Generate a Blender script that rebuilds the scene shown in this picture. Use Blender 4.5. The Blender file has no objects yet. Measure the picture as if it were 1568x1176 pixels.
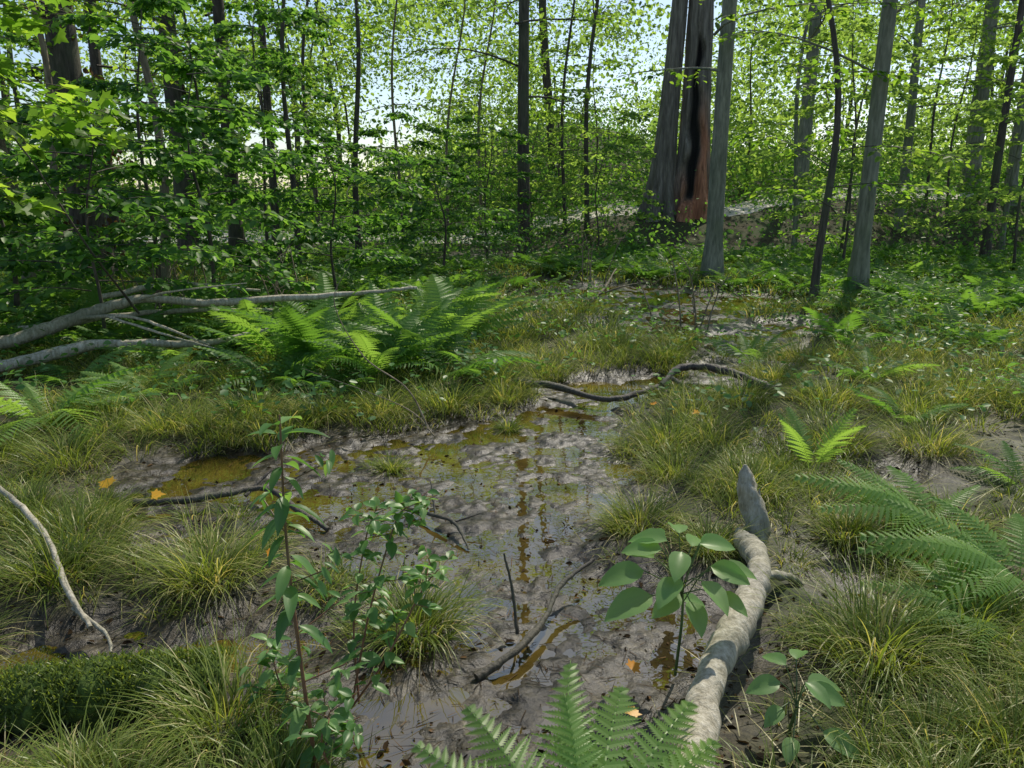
import bpy, math, numpy as np
from mathutils import Vector
rng=np.random.default_rng(11)
R=math.radians
# ---------------------------------------------------------------- noise
TAB=rng.random((256,256))
def vn(x,y):
    x=np.asarray(x,float);y=np.asarray(y,float)
    xi=np.floor(x).astype(int);yi=np.floor(y).astype(int)
    fx=x-xi;fy=y-yi;fx=fx*fx*(3-2*fx);fy=fy*fy*(3-2*fy)
    a=TAB[xi%256,yi%256];b=TAB[(xi+1)%256,yi%256];c=TAB[xi%256,(yi+1)%256];d=TAB[(xi+1)%256,(yi+1)%256]
    return (a*(1-fx)+b*fx)*(1-fy)+(c*(1-fx)+d*fx)*fy
def fbm(x,y,o=4):
    s=0;a=.5;t=0
    for i in range(o):
        s=s+a*vn(x*2**i+17.3*i,y*2**i+9.1*i);t+=a;a*=.5
    return s/t
def sst(a,b,x):
    t=np.clip((x-a)/(b-a),0,1);return t*t*(3-2*t)
# ---------------------------------------------------------------- mesh builder
class MB:
    def __init__(s): s.V=[];s.F=[];s.C=[];s.M=[];s.R=[];s.T=[];s.n=0
    def add(s,V,F,mat=0,rnd=0.5,tt=0.0):
        V=np.asarray(V,float).reshape(-1,3);F=np.asarray(F,int)
        if len(V)==0:return
        s.V.append(V);s.F.append((F+s.n).ravel());s.C.append(np.full(len(F),F.shape[1]));s.M.append(np.full(len(F),mat))
        s.R.append(np.broadcast_to(rnd,(len(V),)));s.T.append(np.broadcast_to(tt,(len(V),)));s.n+=len(V)
    def build(s,name,mats,smooth=True,loc=None):
        V=np.concatenate(s.V);F=np.concatenate(s.F);C=np.concatenate(s.C);M=np.concatenate(s.M)
        me=bpy.data.meshes.new(name)
        me.vertices.add(len(V));me.vertices.foreach_set('co',V.astype(np.float32).ravel())
        me.loops.add(len(F));me.loops.foreach_set('vertex_index',F.astype(np.int32))
        me.polygons.add(len(C));st=np.concatenate([[0],np.cumsum(C)[:-1]])
        me.polygons.foreach_set('loop_start',st.astype(np.int32))
        try: me.polygons.foreach_set('loop_total',C.astype(np.int32))
        except Exception: pass
        me.polygons.foreach_set('material_index',M.astype(np.int32))
        me.polygons.foreach_set('use_smooth',np.full(len(C),smooth))
        for k,arr in(('rnd',s.R),('tt',s.T)):
            a=me.attributes.new(k,'FLOAT','POINT');a.data.foreach_set('value',np.concatenate(arr).astype(np.float32))
        me.update(calc_edges=True);me.validate()
        for m in mats: me.materials.append(m)
        ob=bpy.data.objects.new(name,me);bpy.context.scene.collection.objects.link(ob)
        return ob
def nrm(v): return v/np.maximum(np.linalg.norm(v,axis=-1,keepdims=True),1e-9)
def tube(mb,P,r,sides=8,mat=0,rnd=.5,rough=0,cap=True):
    P=np.asarray(P,float);n=len(P);r=np.broadcast_to(np.asarray(r,float),(n,))
    T=nrm(np.gradient(P,axis=0));ref=np.array([0,0,1.]) if abs(T[:,2]).mean()<.8 else np.array([1.,0,0])
    A=nrm(np.cross(T,ref));B=np.cross(A,T)
    th=np.arange(sides)/sides*2*np.pi
    rr=r[:,None]*np.ones(sides)
    if rough: rr=rr*(1+rough*(rng.random((n,sides))-.5)*2)
    V=P[:,None,:]+rr[...,None]*(A[:,None,:]*np.cos(th)[None,:,None]+B[:,None,:]*np.sin(th)[None,:,None])
    V=V.reshape(-1,3);i=np.arange(n-1)[:,None]*sides;j=np.arange(sides)[None,:];j2=(j+1)%sides
    F=np.stack([i+j,i+j2,i+sides+j2,i+sides+j],-1).reshape(-1,4)
    tt=np.repeat(np.linspace(0,1,n),sides)
    mb.add(V,F,mat,rnd,tt)
    if cap:
        mb.add(V[-sides:],[list(range(sides))],mat,rnd,1.);mb.add(V[:sides],[list(range(sides))[::-1]],mat,rnd,0.)
def spline(pts,n):
    pts=np.asarray(pts,float);m=len(pts)
    P=np.vstack([2*pts[0]-pts[1],pts,2*pts[-1]-pts[-2]])
    out=[]
    for s in np.linspace(0,m-1-1e-6,n):
        i=int(s);t=s-i;a,b,c,d=P[i],P[i+1],P[i+2],P[i+3]
        out.append(.5*((2*b)+(-a+c)*t+(2*a-5*b+4*c-d)*t*t+(-a+3*b-3*c+d)*t**3))
    return np.array(out)
L6V=np.array([[0,0,0],[-.32,.28,.06],[-.28,.66,.05],[0,1,-.06],[.28,.66,.05],[.32,.28,.06]])
L6F=np.array([[0,3,2,1],[0,5,4,3]])
def maple_tpl():
    o=[(0,0),(.18,.02),(.42,-.05),(.36,.14),(.62,.38),(.36,.42),(.34,.62),(.18,.62),(0,1.0)]
    o=o+[(-x,y) for x,y in o[-2:0:-1]]
    V=[(0,.3,.0)]+[(x,y,.05*abs(x)*2-.1*(y>.8)) for x,y in o];n=len(o)
    return np.array(V),np.array([[0,1+i,1+(i+1)%n] for i in range(n)])
MV,MF=maple_tpl()
def broad_tpl(w=.5,nu=9,nv=5,droop=.25):
    V=[];
    for i in range(nu):
        t=i/(nu-1);hw=w*.5*(math.sin(math.pi*min(1,t**.85))**.75)*(1-.15*t) if 0<t<1 else .004
        for j in range(nv):
            s=(j/(nv-1)-.5)*2
            V.append((s*hw,t,abs(s)*hw*.35-droop*t*t+.012*math.sin(t*30)*abs(s)))
    F=[[i*nv+j,i*nv+j+1,(i+1)*nv+j+1,(i+1)*nv+j] for i in range(nu-1) for j in range(nv-1)]
    return np.array(V),np.array(F)
OV,OF=broad_tpl(.62);LV,LF=broad_tpl(.36,8,5,.35)
def leaves(mb,pos,d,n,size,TV=L6V,TF=L6F,mat=1,rnd=None):
    N=len(pos)
    if N==0:return
    d=nrm(d);X=nrm(np.cross(d,n));Nn=np.cross(X,d)
    size=np.broadcast_to(size,(N,))
    V=pos[:,None,:]+size[:,None,None]*(TV[None,:,0,None]*X[:,None,:]+TV[None,:,1,None]*d[:,None,:]+TV[None,:,2,None]*Nn[:,None,:])
    F=(TF[None]+np.arange(N)[:,None,None]*len(TV)).reshape(-1,TF.shape[1])
    if rnd is None: rnd=rng.random(N)
    mb.add(V.reshape(-1,3),F,mat,np.repeat(rnd,len(TV)),np.tile(TV[:,1],N))
# ---------------------------------------------------------------- materials
def newmat(name):
    m=bpy.data.materials.new(name);m.use_nodes=True;nt=m.node_tree;nt.nodes.clear()
    o=nt.nodes.new('ShaderNodeOutputMaterial');return m,nt,o
def ramp(nt,cols,fac):
    r=nt.nodes.new('ShaderNodeValToRGB');e=r.color_ramp.elements
    while len(e)<len(cols): e.new(.5)
    for i,(p,c) in enumerate(cols): e[i].position=p;e[i].color=(*c,1)
    nt.links.new(fac,r.inputs[0]);return r.outputs[0]
def attr(nt,n):
    a=nt.nodes.new('ShaderNodeAttribute');a.attribute_name=n;return a.outputs['Fac']
def mathn(nt,op,a,b):
    m=nt.nodes.new('ShaderNodeMath');m.operation=op
    for i,v in enumerate((a,b)):
        if isinstance(v,(int,float)): m.inputs[i].default_value=v
        else: nt.links.new(v,m.inputs[i])
    return m.outputs[0]
def mix(nt,f,a,b,typ='MIX'):
    m=nt.nodes.new('ShaderNodeMix');m.data_type='RGBA';m.blend_type=typ
    for s,v in((m.inputs[0],f),(m.inputs[6],a),(m.inputs[7],b)):
        if isinstance(v,(int,float)): s.default_value=v
        elif isinstance(v,tuple): s.default_value=(*v,1)
        else: nt.links.new(v,s)
    return m.outputs[2]
def noise(nt,scale,detail=4,vec=None,rough=.55):
    n=nt.nodes.new('ShaderNodeTexNoise');n.inputs['Scale'].default_value=scale;n.inputs['Detail'].default_value=detail;n.inputs['Roughness'].default_value=rough
    if vec is None:
        g=nt.nodes.new('ShaderNodeNewGeometry');vec=g.outputs['Position']
    nt.links.new(vec,n.inputs['Vector']);return n.outputs['Fac']
def leafmat(name,cols,trans=.45,tb=2.2,gl=.02,rough=.4,ttcols=None):
    m,nt,o=newmat(name)
    c=ramp(nt,cols,attr(nt,'rnd'))
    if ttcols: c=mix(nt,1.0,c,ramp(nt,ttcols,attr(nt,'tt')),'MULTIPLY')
    d=nt.nodes.new('ShaderNodeBsdfDiffuse');nt.links.new(c,d.inputs[0])
    t=nt.nodes.new('ShaderNodeBsdfTranslucent');c2=mix(nt,1.0,c,(tb*1.1,tb,.42*tb),'MULTIPLY');nt.links.new(c2,t.inputs[0])
    mx=nt.nodes.new('ShaderNodeMixShader');mx.inputs[0].default_value=trans;nt.links.new(d.outputs[0],mx.inputs[1]);nt.links.new(t.outputs[0],mx.inputs[2])
    if gl<=0:
        nt.links.new(mx.outputs[0],o.inputs[0]);return m
    g=nt.nodes.new('ShaderNodeBsdfGlossy');g.inputs['Roughness'].default_value=rough;g.inputs[0].default_value=(1,1,.9,1)
    m2=nt.nodes.new('ShaderNodeMixShader');m2.inputs[0].default_value=gl
    nt.links.new(mx.outputs[0],m2.inputs[1]);nt.links.new(g.outputs[0],m2.inputs[2]);nt.links.new(m2.outputs[0],o.inputs[0]);return m
def barkmat(name,c1,c2,c3,sc=1.0,bump=.6,rough=.85):
    m,nt,o=newmat(name)
    g=nt.nodes.new('ShaderNodeNewGeometry');mp=nt.nodes.new('ShaderNodeMapping');mp.inputs['Scale'].default_value=(14*sc,14*sc,2.2*sc)
    nt.links.new(g.outputs['Position'],mp.inputs[0]);n1=noise(nt,1.5,6,mp.outputs[0],.65);n2=noise(nt,1.1,3)
    c=ramp(nt,[(.32,c1),(.55,c2),(.75,c3)],n1)
    c=mix(nt,ramp(nt,[(.45,(0,0,0)),(.68,(.55,.55,.55))],n2),c,(.09,.11,.05))
    p=nt.nodes.new('ShaderNodeBsdfPrincipled');p.inputs['Roughness'].default_value=rough;nt.links.new(c,p.inputs[0])
    b=nt.nodes.new('ShaderNodeBump');b.inputs['Strength'].default_value=bump;b.inputs['Distance'].default_value=.03;nt.links.new(n1,b.inputs['Height']);nt.links.new(b.outputs[0],p.inputs['Normal'])
    nt.links.new(p.outputs[0],o.inputs[0]);return m
M_dark=barkmat('bark_dark',(.025,.02,.015),(.08,.063,.048),(.17,.14,.11))
M_grey=barkmat('bark_grey',(.10,.105,.075),(.23,.23,.165),(.36,.35,.27),1.0,.35)
M_tan=barkmat('bark_tan',(.09,.065,.04),(.24,.19,.12),(.38,.32,.22))
M_dead=barkmat('deadwood_pale',(.22,.19,.12),(.47,.42,.31),(.68,.63,.51),2.2,.5,.7)
M_stick=barkmat('stick_dark',(.025,.02,.014),(.075,.058,.04),(.17,.135,.095),3,.5,.6)
M_leaf=leafmat('leaf_canopy',[(0,(.045,.10,.018)),(.5,(.085,.17,.028)),(.85,(.13,.22,.035)),(1,(.18,.27,.05))],.58,3.1,.015)
M_leaf2=leafmat('leaf_understory',[(0,(.03,.085,.025)),(.5,(.06,.145,.035)),(1,(.11,.22,.05))],.52,2.8,.02)
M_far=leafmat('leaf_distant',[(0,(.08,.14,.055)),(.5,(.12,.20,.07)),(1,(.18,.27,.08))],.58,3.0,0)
M_fern=leafmat('fern_green',[(0,(.055,.14,.028)),(.5,(.10,.21,.045)),(1,(.17,.29,.08))],.5,2.2,.02)
M_herb=leafmat('herb_green',[(0,(.055,.14,.035)),(.6,(.11,.23,.07)),(1,(.19,.32,.11))],.45,2.2,.03)
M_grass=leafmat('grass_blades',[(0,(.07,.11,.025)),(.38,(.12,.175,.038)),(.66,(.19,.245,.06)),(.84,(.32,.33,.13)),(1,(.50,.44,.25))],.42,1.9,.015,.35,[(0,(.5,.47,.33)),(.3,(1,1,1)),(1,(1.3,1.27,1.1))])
M_litter=leafmat('dead_leaf',[(0,(.012,.009,.006)),(.5,(.04,.028,.016)),(.85,(.10,.065,.035)),(1,(.2,.12,.06))],.1,1.2,0)
M_brown=leafmat('dried_leaf',[(0,(.05,.03,.02)),(1,(.14,.09,.05))],.3,1.5,0)
M_orange=leafmat('autumn_leaf',[(0,(.6,.22,.02)),(1,(.7,.4,.04))],.3,1.2,.02)
M_redstem=barkmat('stem_red',(.14,.06,.03),(.22,.10,.05),(.28,.13,.06),3,.1,.5)
M_greenstem=barkmat('stem_green',(.05,.08,.02),(.09,.14,.04),(.14,.18,.06),3,.1,.5)
def groundmat():
    m,nt,o=newmat('forest_ground');g=nt.nodes.new('ShaderNodeNewGeometry');sx=nt.nodes.new('ShaderNodeSeparateXYZ');nt.links.new(g.outputs['Position'],sx.inputs[0])
    n1=noise(nt,9,8);n2=noise(nt,38,6,None,.7);n3=noise(nt,1.2,4);n4=noise(nt,95,4)
    mud=ramp(nt,[(.3,(.020,.016,.010)),(.5,(.062,.051,.034)),(.7,(.13,.112,.08))],n1)
    mud=mix(nt,1.0,mud,ramp(nt,[(.38,(.14,.12,.10)),(.5,(.75,.73,.66)),(.65,(1.4,1.36,1.25))],n2),'MULTIPLY')
    mud=mix(nt,ramp(nt,[(.56,(0,0,0)),(.64,(.8,.8,.8))],n4),mud,(.014,.011,.007))
    land=ramp(nt,[(.3,(.022,.018,.008)),(.5,(.06,.052,.022)),(.7,(.11,.095,.05))],n1)
    land=mix(nt,1.0,land,ramp(nt,[(.38,(.35,.35,.3)),(.6,(1.2,1.2,1.1))],n2),'MULTIPLY')
    land=mix(nt,ramp(nt,[(.45,(0,0,0)),(.65,(.7,.7,.7))],n3),land,(.045,.07,.018))
    z=sx.outputs['Z'];zf=mathn(nt,'MULTIPLY',mathn(nt,'SUBTRACT',z,.04),16.);cl=nt.nodes.new('ShaderNodeClamp');nt.links.new(zf,cl.inputs[0])
    c=mix(nt,cl.outputs[0],mud,land)
    p=nt.nodes.new('ShaderNodeBsdfPrincipled');nt.links.new(c,p.inputs[0])
    ro=nt.nodes.new('ShaderNodeMapRange');nt.links.new(cl.outputs[0],ro.inputs[0]);ro.inputs[3].default_value=.36;ro.inputs[4].default_value=1.;nt.links.new(ro.outputs[0],p.inputs['Roughness'])
    p.inputs['Specular IOR Level'].default_value=.42
    b=nt.nodes.new('ShaderNodeBump');b.inputs['Strength'].default_value=.9;b.inputs['Distance'].default_value=.012
    nt.links.new(mathn(nt,'ADD',n1,mathn(nt,'MULTIPLY',n2,.6)),b.inputs['Height']);nt.links.new(b.outputs[0],p.inputs['Normal']);nt.links.new(p.outputs[0],o.inputs[0]);return m
def watermat():
    m,nt,o=newmat('bog_water')
    n=noise(nt,3,3);c=ramp(nt,[(.35,(.035,.024,.006)),(.6,(.11,.075,.014)),(.75,(.08,.07,.014))],n)
    d=nt.nodes.new('ShaderNodeBsdfDiffuse');nt.links.new(c,d.inputs[0])
    g=nt.nodes.new('ShaderNodeBsdfGlossy');g.inputs['Roughness'].default_value=.015;g.inputs[0].default_value=(1,1,.92,1)
    f=nt.nodes.new('ShaderNodeFresnel');f.inputs['IOR'].default_value=2.4
    b=nt.nodes.new('ShaderNodeBump');b.inputs['Strength'].default_value=.08;b.inputs['Distance'].default_value=.01;nt.links.new(noise(nt,11,2),b.inputs['Height']);nt.links.new(b.outputs[0],g.inputs['Normal'])
    mx=nt.nodes.new('ShaderNodeMixShader');nt.links.new(f.outputs[0],mx.inputs[0]);nt.links.new(d.outputs[0],mx.inputs[1]);nt.links.new(g.outputs[0],mx.inputs[2]);nt.links.new(mx.outputs[0],o.inputs[0]);return m
def simple(name,cols,scale,bump=.5,rough=.9,dist=.02):
    m,nt,o=newmat(name);n=noise(nt,scale,8);p=nt.nodes.new('ShaderNodeBsdfPrincipled');p.inputs['Roughness'].default_value=rough
    nt.links.new(ramp(nt,cols,n),p.inputs[0]);b=nt.nodes.new('ShaderNodeBump');b.inputs['Strength'].default_value=bump;b.inputs['Distance'].default_value=dist
    nt.links.new(n,b.inputs['Height']);nt.links.new(b.outputs[0],p.inputs['Normal']);nt.links.new(p.outputs[0],o.inputs[0]);return m
M_ground=groundmat();M_water=watermat()
M_moss=simple('moss',[(.3,(.03,.05,.008)),(.6,(.08,.13,.015)),(.75,(.14,.19,.03))],40,1,1,.03)
M_sunlit=simple('sunlit_ground_pale',[(.3,(.42,.38,.30)),(.7,(.66,.61,.52))],3)  # sunlight put into the colour: pale tone for the bright ground sheet
# ---------------------------------------------------------------- terrain
POOL=np.array([(-.1,4.75,.62),(-.6,4.7,.38),(-1.2,4.5,.3),(-1.75,4.35,.3),(-1.85,3.95,.3),(-1.3,4.1,.38),(-.75,3.8,.5),(-.28,3.75,.58),(.15,3.85,.5),(.42,4.35,.36),
 (.42,5.5,.38),(.3,5.1,.4),(.75,6.2,.42),(1.3,6.4,.4),(1.8,6.4,.38),(-.55,3.35,.3),(-.18,3.1,.38),(.1,2.95,.32),(.32,2.72,.30),(.52,2.62,.26),(.1,2.4,.28),(.08,2.12,.24),(.36,2.32,.22),(.2,1.9,.2),
 (-.5,2.22,.14),(-.35,2.0,.16),(-1.08,2.45,.2),(-1.4,2.45,.22),(-1.7,2.3,.22),(-.18,2.3,.2),(-.8,2.42,.15),(1.7,9.3,.6),(2.2,10.8,1.1),(3.5,11.8,1.0),(.9,12,1.0),(1.9,13,1.1),(3.4,9.3,.6),(2.6,7.9,.5),(2.2,7.1,.45),(0.3,14.5,.9),(-0.5,19,1.5),(2.4,8.5,.55),
 (1.45,2.9,.1),(2.1,4.2,.12),(1.6,4.6,.12),(-1.6,3.4,.1)])
def pd(x,y):
    x=np.asarray(x,float);y=np.asarray(y,float)
    d=np.full(x.shape,99.)
    for a,b,r in POOL: d=np.minimum(d,np.hypot(x-a,y-b)-r)
    return d+.26*(fbm(x*3.1+5,y*3.1,4)-.5)
def H(x,y):
    x=np.asarray(x,float);y=np.asarray(y,float)
    m=sst(-.10,.38,pd(x,y))
    ph=(fbm(x*4.2,y*4.2,3)-.535)*.060+(fbm(x*17,y*17,4)-.5)*.042
    lh=.05+.07*fbm(x*1.5,y*1.5,3)+.05*(fbm(x*6,y*6,3)-.5)
    z=ph*(1-m)+lh*m
    z=z+1.05*sst(19.5,24.5,y)*sst(-1,3.5,x)+.35*sst(20,27,y)*(1-sst(-1,3.5,x))
    z=z+4.6*np.exp(-((x-1.5)/9.)**2)*sst(25,46,y)+.9*sst(5,14,x)*sst(20,30,y)+.5*(fbm(x*.3,y*.3,3)-.5)*sst(18,26,y)
    return z
def axis(a,b,step,lo,hi,g=1.09):
    c=list(np.arange(a,b,step));s=step;v=b
    while v<hi: c.append(v);s*=g;v+=s
    c.append(hi);s=step;v=a-step;pre=[]
    while v>lo: pre.append(v);s*=g;v-=s
    pre.append(lo);return np.array(pre[::-1]+c)
xs=axis(-2.4,2.4,.015,-150,150);ys=axis(1.6,6.0,.015,-20,220,1.03)
X,Y=np.meshgrid(xs,ys);Z=H(X,Y)
mb=MB();nx=len(xs);ny=len(ys);i=np.arange(ny-1)[:,None]*nx;j=np.arange(nx-1)[None]
mb.add(np.stack([X,Y,Z],-1),np.stack([i+j,i+j+1,i+nx+j+1,i+nx+j],-1).reshape(-1,4))
mb.build('ground',[M_ground])
mb=MB();mb.add([(-8,-3,0),(8,-3,0),(8,19.6,0),(-8,19.6,0)],[[0,1,2,3]]);mb.build('water',[M_water])
mb=MB();tx=np.linspace(-40,45,320);V=[]  # pale sheet added over the terrain, stands in for sunlit bright patches
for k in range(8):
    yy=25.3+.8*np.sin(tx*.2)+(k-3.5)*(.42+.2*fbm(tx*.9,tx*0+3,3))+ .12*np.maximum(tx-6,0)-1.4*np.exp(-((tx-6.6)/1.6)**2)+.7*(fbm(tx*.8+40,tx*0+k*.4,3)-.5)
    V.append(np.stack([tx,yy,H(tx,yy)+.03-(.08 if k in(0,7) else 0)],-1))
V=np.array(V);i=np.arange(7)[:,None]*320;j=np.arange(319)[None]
mb.add(V,np.stack([i+j,i+j+1,i+320+j+1,i+320+j],-1).reshape(-1,4));mb.build('sunlit_ground_sheet',[M_sunlit])
# ---------------------------------------------------------------- trees
def branch_leaves(mb,P,n,size,spread,mat,TV=L6V,TF=L6F,t0=.15):
    m=len(P);t=t0+(1-t0)*rng.random(n);f=t*(m-1);i=np.minimum(f.astype(int),m-2);w=(f-i)[:,None]
    pos=P[i]*(1-w)+P[i+1]*w;T=nrm(P[i+1]-P[i]);side=nrm(np.cross(T,[0,0,1.]))*np.sign(rng.random((n,1))-.5)
    d=T*.5+side*(.5+.6*rng.random((n,1)))+rng.normal(0,.25,(n,3))+[0,0,-.25]
    pos=pos+rng.normal(0,1,(n,3))*spread*[1,1,.35]
    nn=np.array([0,0,1.])+rng.normal(0,.42,(n,3))
    leaves(mb,pos,d,nn,size*(.6+.7*rng.random(n)),TV,TF,mat)
def tree(name,x,y,Ht,r,lean=(0,0),bstart=.25,nb=16,blen=2.0,nl=18,ls=.09,bark=None,leaf=None,subs=5,wob=.12,elev=(.05,.6),sides=10,TV=L6V,TF=L6F,upthin=1.0,azr=None,top=1.0,dried=0):
    mb=MB()
    z0=float(H(x,y));n=18;t=np.linspace(0,1,n)
    ph=rng.random(4)*6.28
    P=np.stack([x+lean[0]*t*Ht+wob*np.sin(t*7+ph[0])*t*2,y+lean[1]*t*Ht+wob*np.sin(t*4+ph[1])*t*2,z0-.15+t*Ht],-1)
    rad=r*((1-t)**.75*.92+.04)+r*.55*np.exp(-t*Ht/.25)
    tube(mb,P,rad,sides,0,rng.random(),.05)
    az=rng.random()*6.28
    for k in range(nb):
        tb=bstart+(top-bstart)*((k+.5*rng.random())/nb);f=min(tb,.985)*(n-1);ii=int(f);o=P[ii]+(P[min(ii+1,n-1)]-P[ii])*(f-ii)
        az+=2.4+rng.normal(0,.4)
        a=az if azr is None else azr[0]+(azr[1]-azr[0])*rng.random()
        rel=(tb-bstart)/(1-bstart+1e-6);L=blen*(.65+.5*rng.random())*(1-.45*rel**2)
        e=elev[0]+(elev[1]-elev[0])*rng.random()
        s=np.linspace(0,1,7)[:,None];dirh=np.array([math.cos(a),math.sin(a),0]);perp=np.array([-dirh[1],dirh[0],0])
        B=o+dirh*L*s*math.cos(e)+np.array([0,0,1])*(L*s*math.sin(e)-.22*L*s*s)+perp*L*.12*np.sin(s*4+rng.random()*6)
        rb=max(r*.18*(1-.5*rel),.008);tube(mb,B,rb*(1-.85*s[:,0]),5,0,.5,0,False)
        nlk=int(nl*(1-(1-upthin)*sst(.15,.6,rel)))
        for q in range(subs):
            ts=.25+.75*(q+rng.random()*.6)/subs;fi=min(ts,.99)*6;ib=int(fi);so=B[ib]+(B[ib+1]-B[ib])*(fi-ib)
            sg=1 if q%2 else -1;aa=a+sg*(.5+.5*rng.random());sl=L*(.5-.22*ts)*(.8+.5*rng.random())
            sd=np.array([math.cos(aa),math.sin(aa),.1*rng.normal()]);u=np.linspace(0,1,4)[:,None]
            S=so+sd*sl*u+np.array([0,0,-1])*(.18*sl*u*u)
            tube(mb,S,rb*.3*(1-.8*u[:,0])+.002,3,0,.5,0,False)
            if nlk>0: branch_leaves(mb,S,nlk,ls,.5*ls,1,TV,TF)
        if nlk>0: branch_leaves(mb,B,nlk//2+1,ls,.5*ls,1,TV,TF,.45)
    for k in range(dried):
        f=rng.random();zz=.8+5*f;ii=min(int(zz/Ht*(n-1)),n-2);c=P[ii]+[0,0,zz-P[ii][2]+z0];m=26
        p=c+rng.normal(0,1,(m,3))*[.32,.25,.22];leaves(mb,p,rng.normal(0,.4,(m,3))+[0,0,-1],rng.normal(0,1,(m,3)),.13,mat=2)
    return mb.build(name,[bark,leaf,M_brown],True)
big=[(-7.5,14,17,.30,(-.01,0),M_dark,14),(-7.0,17,16,.22,(0,0),M_dark,0),(-6.3,18,17,.17,(-.005,0),M_dark,0),(-6.0,20,15,.11,(0,0),M_dark,0),
 (.32,20.5,18,.18,(-.004,0),M_dark,0),(3.74,14.5,16,.165,(-.006,0),M_grey,0),(5.35,12,15,.135,(.0,0),M_grey,0),
 (14.9,26,18,.28,(-.01,0),M_grey,0),(10.8,22,15,.14,(-.01,0),M_grey,0),(9.4,26,18,.24,(0,0),M_grey,0),(10.9,18,14,.10,(-.01,0),M_dark,0),
 (-9.1,18,16,.15,(0,0),M_dark,8),(15,24,15,.18,(0,0),M_grey,0)]  # far right trunks take the paler grey bark as painted-in haze
for b in big:
    tree('deciduous_tree',b[0],b[1],b[2],b[3],b[4],.22,18,2.6,13,.12,b[5],M_leaf,5,.06,upthin=.3,sides=14,dried=b[6])
sap=[(-5.4,12,8,.085,(.03,0),M_tan),(-3.7,19,11,.08,(0,0),M_dark),(-3.05,22,11,.05,(0,0),M_tan),
 (1.55,23,11,.06,(-.01,0),M_dark),(2.1,22,12,.08,(0,0),M_dark),(-8.1,13,9,.1,(-.04,0),M_tan),(-6.9,12,8,.07,(-.03,0),M_tan),
 (-5.9,24,11,.08,(0,0),M_dark),(-1.0,25,10,.06,(.03,0),M_tan),(4.5,11.5,7.5,.065,(-.005,0),M_dark),(7.2,20,10,.07,(-.03,0),M_grey),(12.5,20,11,.07,(-.02,0),M_grey),(13,16.5,10,.08,(-.02,0),M_grey),(-4.4,16,10,.065,(.02,0),M_dark),(-1.9,23,10,.05,(.05,0),M_tan)]  # grey bark on the right-hand stems likewise stands in for haze
for b in sap:
    tree('young_tree',b[0],b[1],b[2],b[3],b[4],.14 if b[0]!=-3.05 else .45,20,1.7,14,.105,b[5],M_leaf,5,.22,upthin=.5)
und=[(-3.6,9.2,3.2,.03,(.02,0)),(-4.6,10,4.2,.035,(.03,0)),(-2.6,11.5,2.5,.025,(-.03,0)),(-6.2,9.6,2.8,.035,(.0,0)),(-3.9,13,4.8,.03,(0,0)),(-5.2,13.5,6,.04,(0,0)),(-8.2,11.5,5,.04,(.0,0)),(-1.3,15,2.4,.03,(-.02,0)),(-4.9,16.5,7,.05,(.0,0)),(-.6,19,3.6,.03,(.0,0)),(-9.8,15,6,.05,(0,0)),(-4.2,7.8,2.6,.02,(.05,0)),(-5.6,18,7,.04,(0,0)),(-2.4,17,3.4,.03,(0,0)),(-6.4,8.6,2.4,.03,(0,0))]
for b in und:
    tree('maple_sapling',b[0],b[1],b[2],b[3],b[4],.26,15,1.5,28,.10,M_dark,M_leaf2,6,.08,elev=(-.05,.3))
und2=[(7.2,17,5,.03,(.02,0)),(8,19,6,.04,(0,0)),(2.2,20,3.5,.025,(.0,0)),(10,15.5,4.5,.03,(-.02,0)),(12.5,24,7,.05,(0,0)),(1.5,26.5,6,.04,(0,0)),(8.5,29,7,.05,(0,0)),(-1.0,28,5,.04,(0,0)),(11,20,6,.04,(0,0)),(14,21,6,.04,(0,0)),(3.0,29,6,.04,(0,0)),(17,25,7,.05,(0,0)),(.6,24,4,.03,(0,0))]
for b in und2:
    tree('beech_sapling',b[0],b[1],b[2],b[3],b[4],.15,17,1.9,20,.115,M_dark,M_far,5,.1,elev=(-.05,.35))
tree('maple_tree',-4.3,5.4,4.6,.05,(.02,0),.38,10,1.4,11,.12,M_dark,M_leaf,5,.06,elev=(-.05,.3),TV=MV,TF=MF,azr=(-.1,1.1))
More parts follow.
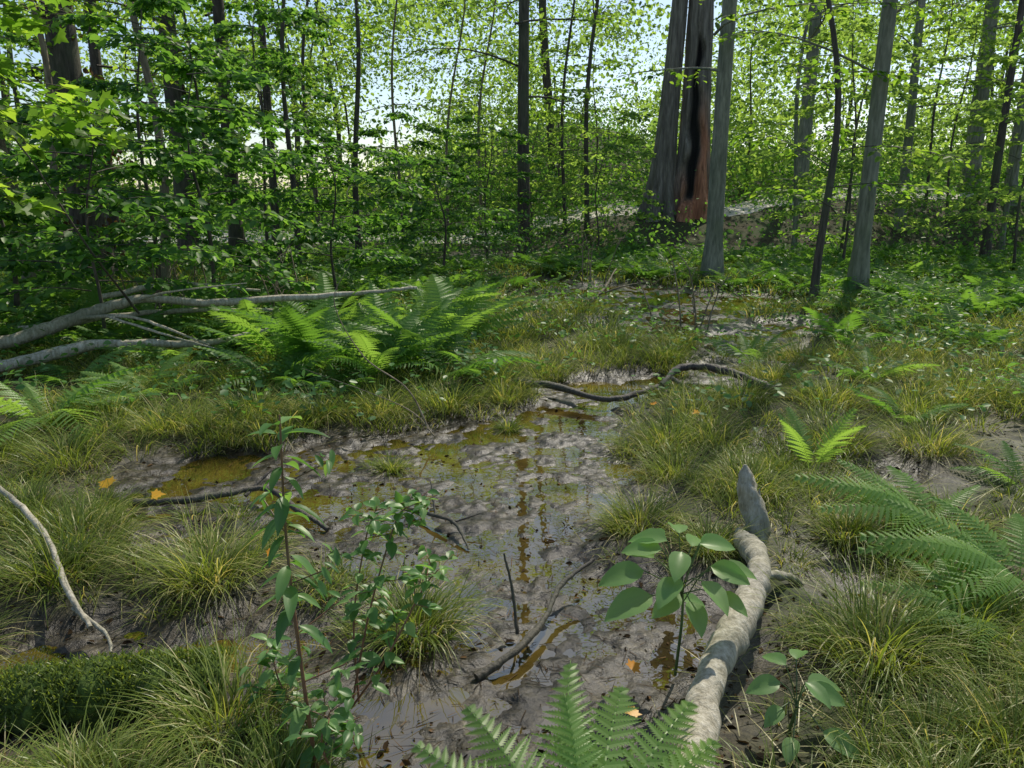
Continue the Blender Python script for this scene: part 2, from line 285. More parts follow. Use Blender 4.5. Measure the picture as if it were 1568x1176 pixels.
# ---------------------------------------------------------------- hollow split tree
def hollow():
    mb=MB();bx,by=4.95,23.6;z0=float(H(bx,by))-.2
    M1,nt,o=newmat('hollow_tree_bark')
    g=nt.nodes.new('ShaderNodeNewGeometry');mp=nt.nodes.new('ShaderNodeMapping');mp.inputs['Scale'].default_value=(9,9,.9);nt.links.new(g.outputs['Position'],mp.inputs[0])
    n1=noise(nt,1.5,6,mp.outputs[0],.65);c=ramp(nt,[(.3,(.07,.06,.048)),(.55,(.20,.175,.14)),(.75,(.36,.32,.27))],n1)
    red=ramp(nt,[(.3,(.16,.06,.03)),(.6,(.52,.22,.12)),(.8,(.66,.36,.22))],n1)
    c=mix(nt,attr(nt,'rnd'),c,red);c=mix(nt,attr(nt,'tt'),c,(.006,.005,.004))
    p=nt.nodes.new('ShaderNodeBsdfPrincipled');p.inputs['Roughness'].default_value=.9;nt.links.new(c,p.inputs[0])
    b=nt.nodes.new('ShaderNodeBump');b.inputs['Strength'].default_value=.8;b.inputs['Distance'].default_value=.06;nt.links.new(n1,b.inputs['Height']);nt.links.new(b.outputs[0],p.inputs['Normal']);nt.links.new(p.outputs[0],o.inputs[0])
    ns=96
    for (cx,R0,fl,fh,lean,cav) in((-.60,.27,.36,1.1,.06,0),(.36,.42,.36,.9,.0,1)):
        zz=np.concatenate([np.linspace(0,6,70),np.linspace(6.2,15,20)]);th=np.arange(ns)/ns*2*np.pi
        TH,ZZ=np.meshgrid(th,zz)
        Rr=(R0*(1-.035*ZZ)+fl*np.exp(-ZZ/fh))
        amp=.05+.16*np.exp(-ZZ/1.3)
        Rr=Rr*(1+amp*np.sin(6*TH+1.2+.5*ZZ)+amp*.5*np.sin(11*TH+2+.3*ZZ)+.16*(fbm(TH*4,ZZ*1.3,3)-.5))
        tt=np.zeros_like(TH);rd=np.zeros_like(TH)
        if cav:
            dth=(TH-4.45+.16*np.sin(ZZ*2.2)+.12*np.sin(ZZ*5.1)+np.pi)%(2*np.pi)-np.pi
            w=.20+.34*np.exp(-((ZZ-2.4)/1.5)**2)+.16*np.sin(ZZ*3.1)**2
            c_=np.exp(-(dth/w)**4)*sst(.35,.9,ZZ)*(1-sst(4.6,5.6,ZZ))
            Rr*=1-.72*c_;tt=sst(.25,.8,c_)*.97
            rd=np.exp(-((dth-.8)/.6)**2)*(1-sst(2.2,4.0,ZZ))+np.exp(-((dth-.2)/.9)**2)*(1-sst(1.1,1.8,ZZ));rd=np.clip(rd,0,1)*(1-tt)
        V=np.stack([bx+cx+lean*ZZ+Rr*np.cos(TH),by+Rr*np.sin(TH),z0+ZZ],-1)
        i=np.arange(len(zz)-1)[:,None]*ns;j=np.arange(ns)[None];j2=(j+1)%ns
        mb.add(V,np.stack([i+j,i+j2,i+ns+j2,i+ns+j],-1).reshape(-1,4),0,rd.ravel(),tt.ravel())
    for k in range(12):
        a=rng.random()*6.28;h=7.5+7*rng.random();L=2+1.5*rng.random();s=np.linspace(0,1,7)[:,None]
        B=np.array([bx+.3,by,z0+h])+np.array([math.cos(a),math.sin(a),.35])*L*s;tube(mb,B,.09*(1-.9*s[:,0]),6,0,0.,0,False)
        branch_leaves(mb,B,110,.13,.4,1,t0=.3)
    mb.build('hollow_tree',[M1,M_leaf])
hollow()
# ---------------------------------------------------------------- distant woodland & undergrowth
mb=MB()
for k in range(50):
    y=29+38*rng.random();x=(rng.random()-.5)*1.9*y
    if -.19<x/y<-.09: continue
    z=float(H(x,y));h=11+6*rng.random();t=np.linspace(0,1,8);l=rng.normal(0,.06)
    tube(mb,np.stack([x+l*t*h+.3*np.sin(t*6+k),y+0*t,z-.2+t*h],-1),(.05+.17*rng.random()**1.5)*(1-.7*t),7,0,.5,.04)
C=[]
while len(C)<1650:
    y=27+40*rng.random()**1.1;x=(rng.random()-.5)*1.9*y;zz=.3+14*rng.random()**1.6
    if -.185<x/y<-.105 and 1.5<zz<6: continue
    if fbm(x/y*14+50,(zz/y)*22,3)<(.46+.05*(x/y>.3)+.03*(x/y<-.45)-.07*(-.42<x/y<-.05)): continue
    C.append((x,y,float(H(x,y))+zz))
C=np.array(C);nl=115
for c in C:
    s=.7+.9*rng.random();p=c+rng.normal(0,1,(nl,3))*[s,s,s*.42]
    leaves(mb,p,rng.normal(0,1,(nl,3))+[0,0,-.3],np.array([0,-.1,1.])+rng.normal(0,.55,(nl,3)),.13+.13*rng.random(nl),mat=1,rnd=np.clip(rng.random()*.6+rng.random(nl)*.5,0,1))
mb.build('distant_woodland',[M_dark,M_far])
mb=MB();n=0
while n<1700:
    y=17+29*rng.random();x=(rng.random()-.5)*1.7*y
    if y<21 and rng.random()<.6: continue
    if .24<x/y<.33 and y<26 and (x/y>.25 or y>19) and rng.random()<.80: continue
    if 3.4<x<6.2 and 19.5<y<24: continue
    if -.62<x/y<-.42 and y<27 and rng.random()<.5: continue
    n+=1;z=float(H(x,y));s=.4+.5*rng.random();m=60;far=y>25;h=(.35+1.1*rng.random()**1.5)*(1.5 if far else 1)*(1 if x>-2.5 else .7)*(.8 if -.22<x/y<-.08 else 1)
    if abs(y-25)<1.6 and x>4: h*=.4
    p=np.array([x,y,z+h*.5])+rng.normal(0,1,(m,3))*[s,s,h*.38];p[:,2]=np.maximum(p[:,2],z+.03)
    leaves(mb,p,rng.normal(0,1,(m,3))+[0,0,-.1],np.array([0,-.3,1.])+rng.normal(0,.45,(m,3)),(.13 if far else .085)*(.7+.7*rng.random(m)),mat=0,rnd=np.clip(rng.random()*.7+rng.random(m)*.4,0,1))
mb.build('undergrowth',[M_leaf2])
# ---------------------------------------------------------------- grass
CLEAR=[(.44,1.55,.1),(.5,1.75,.12),(.56,1.95,.13),(.66,2.18,.14),(.75,2.33,.13),(.84,2.45,.14),(.92,2.62,.13),(.98,2.78,.13),(1.02,3.0,.12),(1.03,3.17,.12),(1.1,3.3,.12),(.6,1.8,.1),(.72,2.0,.1),(.85,2.25,.1),(.95,2.5,.08),(.3,1.8,.25),(-.1,1.75,.1),
 (1.1,2.95,.1),(-1.5,2.5,.15),(-1.7,2.7,.12),(-1.5,1.95,.25),(-1.1,2.0,.2)]
CLEAR=np.array(CLEAR)
def blocked(x,y): return bool((np.hypot(CLEAR[:,0]-x,CLEAR[:,1]-y)<CLEAR[:,2]).any())
def blades(mb,base,az,th0,bend,L,w,rnd,seg=4,mat=0):
    N=len(base);ds=1./seg;p=base.copy();Vs=[];tt=[]
    dh=np.stack([np.cos(az),np.sin(az),0*az],-1);pw=np.stack([-np.sin(az),np.cos(az),0*az],-1)
    tw=rng.normal(0,.5,N)[:,None];pw=nrm(pw+dh*tw)
    for k in range(seg+1):
        t=k*ds;ww=(w*(1-t**1.8)*.5+.0003)[:,None]
        Vs.append(p-pw*ww);Vs.append(p+pw*ww);tt+= [t,t]
        ang=th0+bend*t;p=p+(dh*np.sin(ang)[:,None]+np.array([0,0,1.])*np.cos(ang)[:,None])*(L*ds)[:,None]
    V=np.stack(Vs,1);K=2*(seg+1)
    V[:,:,2]=np.maximum(V[:,:,2],.004)
    F=np.array([[2*k,2*k+1,2*k+3,2*k+2] for k in range(seg)])
    F=(F[None]+np.arange(N)[:,None,None]*K).reshape(-1,4)
    mb.add(V.reshape(-1,3),F,mat,np.repeat(rnd,K),np.tile(tt,N))
def tussock(mb,x,y,n,rad,L,w,seg,tone=.5,out=1.0):
    a=rng.random(n)*6.28;rr=rad*np.sqrt(rng.random(n));bx=x+rr*np.cos(a);by=y+rr*np.sin(a)
    bz=float(H(x,y))-.01-.03*(rr/rad)
    az=a+rng.normal(0,.6,n);th=(.06+.4*rng.random(n)+.35*rr/rad)*out;bend=.5+1.8*rng.random(n)
    rnd=np.clip(rng.normal(tone,.2,n),0,1);dead=rng.random(n)<.11;rnd=np.where(dead,.85+.15*rng.random(n),rnd);bend=np.where(dead,bend+.8,bend)
    blades(mb,np.stack([bx,by,bz],-1),az,th,bend,L*(.45+.7*rng.random(n)),w*(.6+.8*rng.random(n)),rnd,seg)
EXP=[(-1.25,2.9,.15,.38),(-.36,2.58,.13,.31),(1.22,2.3,.16,.40),(-.85,2.0,.13,.32),(.62,3.45,.15,.28),(.95,4.2,.18,.32),(.88,3.15,.11,.22),(1.25,3.85,.18,.3),(-2.3,4.95,.2,.34),(-2.6,4.3,.2,.34),(-.45,5.6,.2,.34),
 (-.72,4.38,.06,.18),(.35,6.75,.2,.32),(1.0,7.8,.28,.36),(1.45,7.3,.22,.3),(-1.9,5.3,.2,.32),(-1.4,5.3,.2,.32),(-.95,5.4,.2,.3),(-1.95,3.2,.2,.34),(-1.85,2.85,.14,.3),(1.0,4.75,.2,.3),(-.05,5.8,.12,.24),(1.25,5.3,.22,.3),(-2.4,3.5,.2,.32),(-.62,1.75,.1,.26),(1.4,1.85,.13,.3),(1.65,2.5,.16,.34),(-1.15,1.75,.1,.22),(-1.8,4.8,.09,.2),(2.0,4.6,.2,.36),(1.7,5.6,.2,.36),(2.4,5.6,.22,.38),(2.0,3.3,.16,.26),
 (2.6,4.6,.2,.36),(2.9,5.4,.22,.38),(2.3,6.6,.25,.36),(3.2,6.6,.25,.38),(1.6,4.3,.14,.3),(1.55,3.3,.12,.22),(-3.1,4.4,.18,.34),(-2.9,5.4,.2,.34),(-2.0,2.4,.12,.28),(3.6,5.9,.25,.4),(3.9,7.3,.3,.4),(2.9,7.6,.3,.36),(1.7,8,.28,.34),(1.05,1.6,.1,.24),(1.75,2.0,.14,.34),(-.02,5.2,.06,.16),(-2.1,3.75,.08,.18)]
mb=MB()
for (x,y,r,L) in EXP: 
    tussock(mb,x,y,int(280+1000*r),r,L,.0040,5,.35+.28*rng.random())
    for k in range(2): tussock(mb,x+rng.normal(0,r*.8),y+rng.normal(0,r*.8),80,r*.5,L*.6,.0036,4,.45)
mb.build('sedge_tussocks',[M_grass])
mb=MB();cnt=0
for k in range(3500):
    y=1.5+17.5*rng.random()**1.15;x=(rng.random()-.5)*2*(.72*y+.9)
    d=float(pd(x,y))
    if d<.07 or blocked(x,y): continue
    f=float(fbm(x*1.9,y*1.9,2))
    if y<6.5 and f<.50: 
        if rng.random()<.75: continue
    tone=.2+.5*float(fbm(x*.9+30,y*.9,2))
    if y<4.5: tussock(mb,x,y,80,.07,(.10+.18*rng.random())*(1 if d>.3 else .7),.0034,4,tone)
    elif y<8: tussock(mb,x,y,90,.12,(.18+.18*rng.random())*(1 if d>.2 else .7),.005,3,tone)
    elif y<12: tussock(mb,x,y,55,.22,.24+.14*rng.random(),.009,3,tone-.05)
    else: tussock(mb,x,y,26,.3,.26+.12*rng.random(),.015,2,tone-.12)
    cnt+=1
n=4000;y=1.6+5.5*rng.random(n);x=(rng.random(n)-.5)*2*(.72*y+.6);k=pd(x,y)>.05;x=x[k];y=y[k];n=len(x)
blades(mb,np.stack([x,y,H(x,y)+.01],-1),rng.random(n)*6.28,1.2+.3*rng.random(n),.1+.3*rng.random(n),.08+.16*rng.random(n),np.full(n,.0035),.75+.25*rng.random(n),3)
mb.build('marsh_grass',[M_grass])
# ---------------------------------------------------------------- ferns
def frond_tpl(npair,detail,arch=.35,drop=.55,wid=.26):
    V=[];F=[]
    def add(v,f):
        b=len(V);V.extend(v);F.extend([[q+b for q in g] for g in f])
    z=lambda t:arch*t-drop*t*t
    n=10
    for i in range(n):
        a=i/n;b=(i+1)/n;w=.006*(1-a)+.002;w2=.006*(1-b)+.002
        add([(-w,a,z(a)),(w,a,z(a)),(w2,b,z(b)),(-w2,b,z(b))],[[0,1,2,3]])
    for i in range(npair):
        t=.14+.85*i/npair;prof=min((t-.06)/.2,1)**.8*min(1,(1.02-t)/.62)**.85
        L=wid*prof
        for sg in(-1,1):
            fw=.32+.25*t+rng.normal(0,.06);dx=sg*math.cos(fw);dy=math.sin(fw);o=np.array([0,t,z(t)])
            sp=.85/npair;p=np.array([-dy*sg,dx*sg,0])
            d=np.array([dx,dy,-.10-drop*t*.6+rng.normal(0,.06)])
            if not detail:
                w=sp*.48;tip=o+d*L*np.array([1,1,1.4])
                pts=[o,o+d*L*.2+p*w,o+d*L*.65+p*w*.7,tip,o+d*L*.65-p*w*.7,o+d*L*.2-p*w]
                add([tuple(q) for q in pts],[[0,3,2,1],[0,5,4,3]])
            else:
                m=9;L=L*(1+rng.normal(0,.05))
                for s2 in(-1,1):
                    pr=[]
                    for j in range(2*m+1):
                        u=j/(2*m);c=o+d*L*u+np.array([0,0,-.16*L*u*u])
                        w=sp*.56*(1-u**1.6)*(1.0 if j%2 else .42);e=p*s2*w+d*(.012*(j%2))+np.array([0,0,.12*w])
                        pr.append((tuple(c),tuple(c+e)))
                    for j in range(2*m):
                        add([pr[j][0],pr[j+1][0],pr[j+1][1],pr[j][1]],[[0,1,2,3]])
    return np.array(V),np.array(F)
FD=[frond_tpl(18,True,.3,.5,.25),frond_tpl(20,True,.2,.35,.23),frond_tpl(17,True,.4,.7,.27)]
FS=[frond_tpl(15,False,.3,.6,.26),frond_tpl(14,False,.25,.4,.28),frond_tpl(16,False,.35,.8,.24)]
def put_frond(mb,tpl,base,az,tilt,sc,roll=0,rnd=.5):
    V,F=tpl;V=V*sc
    c,s=math.cos(roll),math.sin(roll);V=np.stack([V[:,0]*c+V[:,2]*s,V[:,1],-V[:,0]*s+V[:,2]*c],-1)
    V[:,0]+=rng.normal(0,.08)*V[:,1]**2/sc
    c,s=math.cos(tilt),math.sin(tilt);V=np.stack([V[:,0],V[:,1]*c-V[:,2]*s,V[:,1]*s+V[:,2]*c],-1)
    a=az-math.pi/2;c,s=math.cos(a),math.sin(a);V=np.stack([V[:,0]*c-V[:,1]*s,V[:,0]*s+V[:,1]*c,V[:,2]],-1)+np.array(base)
    mb.add(V,F,0,rnd,.5)
def fern(mb,x,y,n,sc,tpls,tl=(.5,1.0),tone=.5,z=None):
    a=rng.random()*6.28
    for k in range(n):
        a+=6.283/n+rng.normal(0,.25)
        put_frond(mb,tpls[rng.integers(len(tpls))],(x+.03*math.cos(a),y+.03*math.sin(a),float(H(x,y)) if z is None else z),a,tl[0]+(tl[1]-tl[0])*rng.random(),sc*(.7+.5*rng.random()),rng.normal(0,.25),np.clip(rng.normal(tone,.2),0,1))
def obj_fern(lst,tpls,name):
    for (x,y,n,sc,tl,tone) in lst:
        mb=MB();fern(mb,x,y,n,sc,tpls,tl,tone);mb.build(name,[M_fern],False)
obj_fern([(-1.15,6.3,14,.85,(.35,1.),.6),(-1.7,6.6,14,.88,(.35,1.),.5),(-.8,6.8,13,.9,(.35,1.),.6),(-2.2,7.1,12,.88,(.3,1.),.5),(-1.3,7.4,14,.98,(.4,1.),.7),(-.65,7.9,13,.98,(.4,1.),.8),(-1.9,6.0,10,.65,(.3,.9),.4),(-.5,6.4,10,.72,(.3,.9),.5),(-1.4,5.95,9,.55,(.2,.8),.3),(-1.0,8.6,12,.98,(.4,1.),.8),(-2.0,8.2,12,.95,(.4,1.),.6),(-2.7,7.9,9,.8,(.4,1.),.5),
 (-3.2,5.1,10,.72,(.2,.7),1.),(-2.8,5.8,9,.6,(.2,.7),.9),(-3.6,6.1,8,.65,(.2,.8),.7),(-3.0,6.8,8,.6,(.3,.9),.8),(-3.8,8.2,9,.7,(.3,.9),.7),(-4.6,8.7,9,.7,(.3,.9),.8),(2.7,5.1,7,.45,(.3,.9),.6),(1.75,4.25,5,.42,(.8,1.25),.9),(2.75,3.9,7,.4,(.2,.7),.7),(3.0,6.3,8,.5,(.3,.9),.6),(2.35,7.4,7,.5,(.5,1.),.7),(3.7,4.9,8,.5,(.3,.9),.7)],FD,'fern')
def near_fern(name,x,y,z,fr):
    mb=MB()
    for i,(az,ti,sc,ro) in enumerate(fr): put_frond(mb,FD[i%3],(x,y,z),R(az),R(ti),sc,R(ro),.9+.1*rng.random())
    mb.build(name,[M_fern],False)
near_fern('fern',1.98,2.75,.14,[(170,22,.62,-22),(142,30,.55,-18),(205,16,.58,-15),(110,38,.45,0),(230,20,.45,-15),(60,35,.4,0),(20,30,.4,0),(186,30,.55,-25),(156,16,.58,-15)])
near_fern('fern',1.92,3.3,.14,[(170,24,.62,-22),(150,34,.48,-15),(100,38,.38,0),(196,20,.56,-20),(20,30,.35,0),(225,20,.42,-10),(182,32,.48,-25)])
near_fern('fern',1.66,2.5,.12,[(165,22,.40,-15),(210,20,.36,-10),(120,32,.34,0),(250,20,.34,0),(90,30,.34,0)])
near_fern('fern',.17,1.42,.07,[(128,30,.54,-12),(102,32,.58,-6),(78,32,.56,5),(58,29,.57,10),(150,32,.52,-15),(40,32,.5,12),(90,46,.44,0)])
mb=MB()
for k in range(2000):
    y=7.5+13*rng.random();x=(rng.random()-.5)*2*(.74*y+1)
    if float(pd(x,y))<.25: continue
    if -.7<x<1.6 and y<13: continue
    if 1.2<x and y<9.5 and rng.random()<.8: continue
    if fbm(x*.5+3,y*.5,2)<.38: continue
    fern(mb,x,y,6,.42+.2*rng.random(),FS,(.25,.8),.4)
mb.build('fern_bed',[M_fern],False)
mb=MB()
for k in range(1500):
    y=4.8+15*rng.random()**.8;x=(rng.random()-.5)*2*(.72*y+.8);d=float(pd(x,y))
    if d<(-.7 if y>8 else .1) or rng.random()<.2: continue
    z=max(float(H(x,y)),0);m=16;s=.10+.10*rng.random()
    p=np.array([x,y,z+.12+.12*rng.random()])+rng.normal(0,1,(m,3))*[s,s,.06]
    p[:,2]=np.maximum(p[:,2],.01)
    leaves(mb,p,rng.normal(0,1,(m,3))*[1,1,.3],np.array([0,0,1.])+rng.normal(0,.3,(m,3)),.045+.03*rng.random(m),mat=0,rnd=.6*rng.random(m))
mb.build('marsh_herbs',[M_herb])
mb=MB();n=11000
y=1.5+8*rng.random(n)**1.4;x=(rng.random(n)-.5)*2*(.7*y+.5);z=np.maximum(H(x,y),.0)+.003
k=(pd(x,y)>0)|((fbm(x*6,y*6,2)>.52)&(rng.random(n)<.9));x=x[k];y=y[k];z=z[k];n=len(x)
TV2=L6V*[.7,1,1.5]
leaves(mb,np.stack([x,y,z],-1),rng.normal(0,1,(n,3))*[1,1,.2],np.array([0,0,1.])+rng.normal(0,.5,(n,3)),.008+.035*rng.random(n)**2.5,TV2,L6F,0,rng.random(n)**1.2)
n=3500;y=1.8+5*rng.random(n);x=(rng.random(n)-.5)*2.6*(.4*y);k=pd(x,y)<.05;x=x[k];y=y[k];n=len(x)
blades(mb,np.stack([x,y,np.maximum(H(x,y),0)+.004],-1),rng.random(n)*6.28,1.35+.2*rng.random(n),.1*rng.random(n),.02+.09*rng.random(n)**2,np.full(n,.003),rng.random(n),2)
mb.build('leaf_litter',[M_litter])
for (x,y,s) in((-2.12,3.85,.09),(-1.85,3.72,.07),(1.25,4.95,.07),(.38,2.2,.05),(-1.0,2.9,.04),(1.0,5.2,.05),(.35,1.98,.05)):
    mb=MB();z=float(H(x,y))+.10
    leaves(mb,np.array([[x,y,z]]),np.array([[rng.normal(),rng.normal(),.1]]),np.array([[.1,-.4,1.]]),s,MV,MF,0);mb.build('fallen_leaf',[M_orange])
# ---------------------------------------------------------------- logs, sticks
def log(name,paths,mat,rough=.08,sides=14):
    mb=MB()
    for pts,r0,r1 in paths:
        n=max(10,len(pts)*7);P=spline(pts,n);P=P+rng.normal(0,1,P.shape)*min(r0,.05)*.10
        tube(mb,P,np.linspace(r0,r1,n)*(1+.12*np.sin(np.linspace(0,17,n)+r0*99)),sides,0,.5,rough)
    return mb.build(name,[mat])
log('fallen_branch',[([(.36,1.40,.12),(.48,1.75,.15),(.60,2.06,.18),(.78,2.37,.20),(.94,2.68,.20),(1.0,2.95,.17),(1.01,3.15,.13)],.056,.042),([(.95,2.72,.18),(1.1,2.82,.12),(1.2,2.9,.04)],.02,.012),([(1.01,3.12,.14),(1.02,3.22,.13),(1.035,3.28,.11)],.03,.006)],M_dead,.05,18)
def snag():
    mb=MB();P=spline([(1.10,3.22,.0),(1.12,3.28,.14),(1.09,3.33,.26),(1.075,3.35,.34),(1.07,3.36,.40)],16);ns=14
    r=np.interp(np.linspace(0,1,16),[0,.55,.8,1],[.055,.046,.03,.006])
    tube(mb,P,r,ns,0,.5,.26);tube(mb,spline([(1.12,3.30,.18),(1.125,3.31,.25),(1.13,3.315,.30)],6),[.022,.02,.017,.012,.007,.002],6,0,.5,.2)
    mb.build('broken_snag',[M_dead])
snag()
log('dead_stick',[([(-2.75,3.75,.22),(-2.35,3.4,.22),(-1.95,3.0,.20),(-1.68,2.65,.16),(-1.52,2.5,.09)],.015,.010),([(-1.62,2.58,.12),(-1.45,2.47,.08),(-1.4,2.4,.05)],.009,.005)],M_dead,.06,8)
log('stick',[([(-.12,2.3,.02),(.02,2.42,.05),(.12,2.6,.06),(.2,2.8,.1),(.34,2.95,.13)],.016,.008),([(.02,2.55,.03),(.0,2.62,.18),(-.03,2.66,.3)],.007,.004)],M_stick,.08,8)
log('stick',[([(-1.95,3.75,.05),(-1.7,3.68,.09),(-1.5,3.75,.1),(-1.3,3.85,.09),(-1.05,3.6,.06),(-.9,3.5,.02)],.022,.012),([(-1.4,3.8,.07),(-1.3,3.95,.16)],.012,.006)],M_stick,.08,8)
log('stick',[([(-.55,3.75,.02),(-.4,3.6,.05),(-.28,3.48,.06),(-.2,3.3,.01)],.012,.006),([(-.38,3.58,.05),(-.42,3.75,.18)],.007,.003),([(-.3,3.5,.05),(-.15,3.55,.08)],.006,.003)],M_stick,.08,8)
log('fallen_log',[([(-.1,6.0,.06),(.25,6.1,.11),(.7,5.75,.08),(1.0,5.9,.09),(1.2,6.2,.07)],.03,.018),([(.02,6.15,.05),(.12,6.1,.1)],.08,.06)],M_stick,.12,10)
log('fallen_log',[([(1.25,6.3,.05),(1.5,6.65,.13),(1.85,6.5,.13),(2.15,6.1,.06)],.028,.036),([(1.35,6.35,.1),(1.5,6.1,.04)],.02,.012)],M_stick,.12,10)
log('stick',[([(.9,10.6,.05),(1.3,11.2,.25),(1.6,12,.5)],.03,.01),([(1.2,11.1,.2),(1.6,11.0,.35),(2.0,11.2,.4)],.015,.006)],M_tan,.1,7)
log('fallen_tree',[([(-5.6,6.7,.1),(-4.7,7.0,.28),(-4.2,7.4,.45),(-3.7,7.6,.60),(-3.0,7.8,.55),(-1.7,7.9,.62),(-1.0,8.1,.66)],.08,.016),
 ([(-5.0,6.1,.08),(-4.2,6.4,.22),(-3.6,6.7,.33),(-2.8,6.9,.30),(-2.2,7.2,.4)],.07,.015),([(-4.9,7.6,.3),(-4.2,7.9,.38),(-3.4,8.3,.4),(-2.4,8.6,.35)],.04,.015),
 ([(-4.2,7.4,.45),(-3.5,7.1,.5),(-2.7,6.8,.3)],.022,.008),([(-3.7,7.6,.6),(-3.2,7.3,.72),(-2.5,7.3,.8)],.015,.005),([(-3.8,7.2,.5),(-3.1,6.8,.4),(-2.4,6.3,.35)],.014,.005),([(-4.6,8.6,.5),(-3.9,9,.6),(-3,9.2,.5)],.035,.015)],M_dead,.07,10)
log('bare_twig',[([(-3.6,7.4,.5),(-3.7,6.8,1.2),(-3.9,6.5,1.9),(-4.3,6.3,2.6)],.012,.004)],M_stick,.05,6)
log('bare_twig',[([(-.55,4.9,.1),(-.7,5.0,.35),(-1.0,5.1,.55),(-1.2,5.2,.9),(-1.1,5.3,1.15)],.006,.002),([(-.5,4.8,.08),(-.75,5.1,.2),(-1.5,5.4,.4)],.005,.002)],M_tan,.05,6)
def twigs(name,x,y,n,h,mat):
    mb=MB()
    for k in range(n):
        a=rng.normal(0,.5);p0=np.array([x+rng.normal(0,.25),y+rng.normal(0,.25),float(H(x,y))]);L=h*(.5+.6*rng.random())
        P=spline([p0,p0+[L*.2*a,0,L*.4],p0+[L*.5*a,rng.normal(0,.1),L*.8],p0+[L*.9*a,rng.normal(0,.2),L]],10);tube(mb,P,np.linspace(.012,.003,10),5,0,.5,0)
        for q in range(4):
            i=3+q;d=rng.normal(0,1,3)*[.4,.4,.3]*L*.4;tube(mb,np.array([P[i],P[i]+d*.5+[0,0,.03],P[i]+d]),[.005,.004,.002],4,0,.5,0)
    mb.build(name,[mat])
for (x,y) in((-3.9,9),(-2.6,9.5),(-4.8,11),(1.4,14),(3,22),(2.6,20.5),(0,18),(2.1,9.2)): twigs('dead_brush',x,y,6,1.0,M_tan)
mb=MB();P=spline([(-1.85,2.0,.05),(-1.5,2.05,.10),(-1.2,2.1,.11),(-.95,2.22,.06)],40);tube(mb,P,.09*(1+.15*np.sin(np.arange(40)*.9)),24,0,.5,.12)
N=9000;ii=rng.integers(0,40,N);aa=rng.random(N)*3.4-.1;dd=np.stack([0*aa,np.cos(aa),np.sin(aa)],-1)
blades(mb,P[ii]+dd*.09+rng.normal(0,.012,(N,3)),rng.random(N)*6.28,.3+rng.random(N)*.6,rng.random(N),.012+.014*rng.random(N),np.full(N,.005),rng.random(N)*.5+.1,2,1)
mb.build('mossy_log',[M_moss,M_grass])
# ---------------------------------------------------------------- near plants
def opp_plant(pts,r,levels,size,TV,TF,dz=-.1,start=.15,dens=lambda t:1):
    mb=MB();P=spline(pts,40);tube(mb,P,np.linspace(r,r*.4,40),7,0)
    for k in range(levels):
        t=start+(1-start)*k/(levels-1);i=min(int(t*39),38);a=k*1.57+rng.normal(0,.25)
        for sg in(0,1):
            if rng.random()>dens(t): continue
            b=a+sg*math.pi;d=np.array([[math.cos(b),math.sin(b),dz+.5*(t>.93)+rng.normal(0,.12)]])
            leaves(mb,P[i][None]+d*.008,d,np.array([[rng.normal(0,.2),rng.normal(0,.2),1.]]),size*(.75+.4*rng.random()),TV,TF,1)
    return mb,P
mb,P=opp_plant([(-.53,1.8,.03),(-.565,1.84,.35),(-.60,1.9,.7),(-.60,1.92,1.05)],.0065,30,.10,LV,LF,-.25,.12,lambda t:.6 if t<.5 else 1)
for k in range(5):
    i=12+k*5;a=rng.random()*6.28;e=P[i]+np.array([math.cos(a),math.sin(a),.5])*.12;tube(mb,np.array([P[i],e]),.002,5,0)
    q=rng.normal(0,1,(5,3))*.02+e;leaves(mb,q,rng.normal(0,1,(5,3)),np.array([0,0,1.])+rng.normal(0,.3,(5,3)),.05,LV,LF,1)
mb.build('loosestrife_plant',[M_redstem,M_herb])
for (pts,n) in(([(-.5,2.1,.05),(-.44,2.15,.35),(-.36,2.2,.62),(-.32,2.2,.68)],15),([(-.48,2.12,.05),(-.5,2.2,.3),(-.46,2.25,.55),(-.42,2.25,.66)],13),([(-.5,2.1,.05),(-.38,2.05,.25),(-.27,2.1,.45),(-.22,2.1,.52)],13),([(-.6,2.0,.05),(-.68,2.0,.2),(-.72,2.05,.32)],9),([(-.45,1.75,.05),(-.5,1.75,.2),(-.47,1.8,.3)],8)):
    mb,P=opp_plant(pts,.004,n,.055,OV,OF,-.1,.2)
    for k in range(10):
        i=rng.integers(12,38);a=rng.random()*6.28;L=.1;e=P[i]+np.array([math.cos(a),math.sin(a),.4])*L;tube(mb,np.array([P[i],e]),.0015,4,0)
        m=4;q=P[i]+(e-P[i])*(.4+.6*rng.random((m,1)));leaves(mb,q,rng.normal(0,1,(m,3))*[1,1,.3],np.array([0,0,1.])+rng.normal(0,.3,(m,3)),.045,OV,OF,1)
    mb.build('leafy_herb',[M_redstem,M_herb])
def broad(name,base,tips,mat=M_herb,r=.004,k=1.0):
    mb=MB()
    top=np.mean([t[0] for t in tips],axis=0)
    P=spline([base,(np.array(base)*.5+top*.5)+[.01,0,.02],top-[0,0,.04]],16);tube(mb,P,np.linspace(r*1.4,r,16),7,0)
    for (o,az,dz,s) in tips:
        o=np.array(o);d=np.array([[math.cos(R(az)),math.sin(R(az)),dz]]);pt=P[rng.integers(9,16)]
        tube(mb,np.array([pt,(pt+o)/2+[0,0,.015],o]),r*.5,5,0)
        leaves(mb,o[None],d,np.array([[rng.normal(0,.2),-.35+rng.normal(0,.15),1.]]),s*k,OV,OF,1,np.array([.75+.25*rng.random()]))
    return mb.build(name,[M_greenstem,mat])
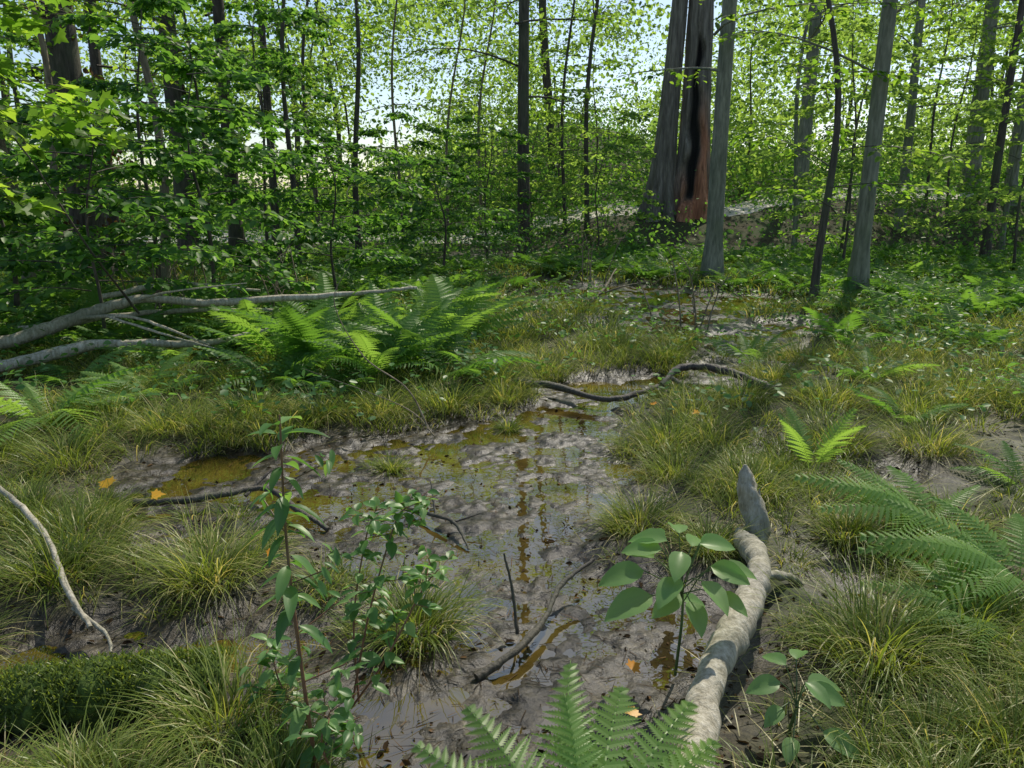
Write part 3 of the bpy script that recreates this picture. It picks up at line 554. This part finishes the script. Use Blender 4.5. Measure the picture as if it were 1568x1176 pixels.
broad('broadleaf_sapling',(.55,2.3,.03),[((.50,2.3,.52),150,-.05,.14),((.42,2.25,.44),190,-.1,.15),((.44,2.2,.38),205,-.1,.17),((.52,2.2,.44),230,-.2,.13),((.58,2.3,.5),60,0,.13),((.62,2.35,.48),20,-.05,.14),((.68,2.3,.43),-10,-.1,.12),((.6,2.22,.42),-60,-.25,.13),((.66,2.25,.36),-40,-.2,.11),((.5,2.38,.48),110,0,.13),((.56,2.2,.36),-80,-.3,.12),((.56,2.32,.3),10,-.2,.1),((.54,2.3,.28),180,-.2,.08),((.48,2.28,.5),170,0,.13),((.6,2.28,.52),0,0,.12),((.54,2.26,.5),-110,-.2,.12),((.46,2.3,.46),130,-.05,.13),((.64,2.28,.44),-25,-.15,.13),((.56,2.4,.5),85,.05,.12),((.52,2.18,.40),-140,-.25,.12)],k=1.0)
broad('broadleaf_sapling',(.80,1.95,.05),[((.78,1.95,.30),120,0,.09),((.76,1.93,.26),190,-.1,.10),((.84,1.93,.24),-20,-.15,.11),((.82,1.9,.28),-60,-.1,.09),((.86,1.98,.22),10,-.1,.12),((.76,1.9,.2),220,-.2,.08),((.86,1.85,.16),-40,-.2,.11),((.78,1.85,.14),240,-.2,.08),((.82,1.98,.3),60,0,.09)])
# ---------------------------------------------------------------- light, camera
sd=Vector((.42,.78,0)).normalized();el=R(50)
sunv=Vector((sd.x*math.cos(el),sd.y*math.cos(el),math.sin(el)))
L=bpy.data.lights.new('sun','SUN');L.energy=4.4;L.angle=R(.6);L.color=(1,.94,.82);so=bpy.data.objects.new('sun',L);bpy.context.scene.collection.objects.link(so)
so.rotation_euler=sunv.to_track_quat('Z','Y').to_euler();so.location=(10,20,30)
w=bpy.data.worlds.new('World');bpy.context.scene.world=w;w.use_nodes=True;nt=w.node_tree
s=nt.nodes.new('ShaderNodeTexSky');s.sky_type='NISHITA';s.sun_disc=False;s.sun_elevation=el;s.sun_rotation=math.atan2(sd.x,sd.y);s.dust_density=.8;s.air_density=1.0
nt.links.new(s.outputs[0],nt.nodes['Background'].inputs[0]);nt.nodes['Background'].inputs[1].default_value=.15
cd=bpy.data.cameras.new('camera');cam=bpy.data.objects.new('camera',cd);bpy.context.scene.collection.objects.link(cam)
cam.location=(0,0,1.6);cam.rotation_euler=(R(90-13.7),0,0);cd.sensor_width=36;cd.lens=27.18;cd.clip_end=500;cd.clip_start=.05
bpy.context.scene.camera=cam
sc=bpy.context.scene;sc.view_settings.view_transform='Standard';sc.view_settings.look='None';sc.view_settings.exposure=0
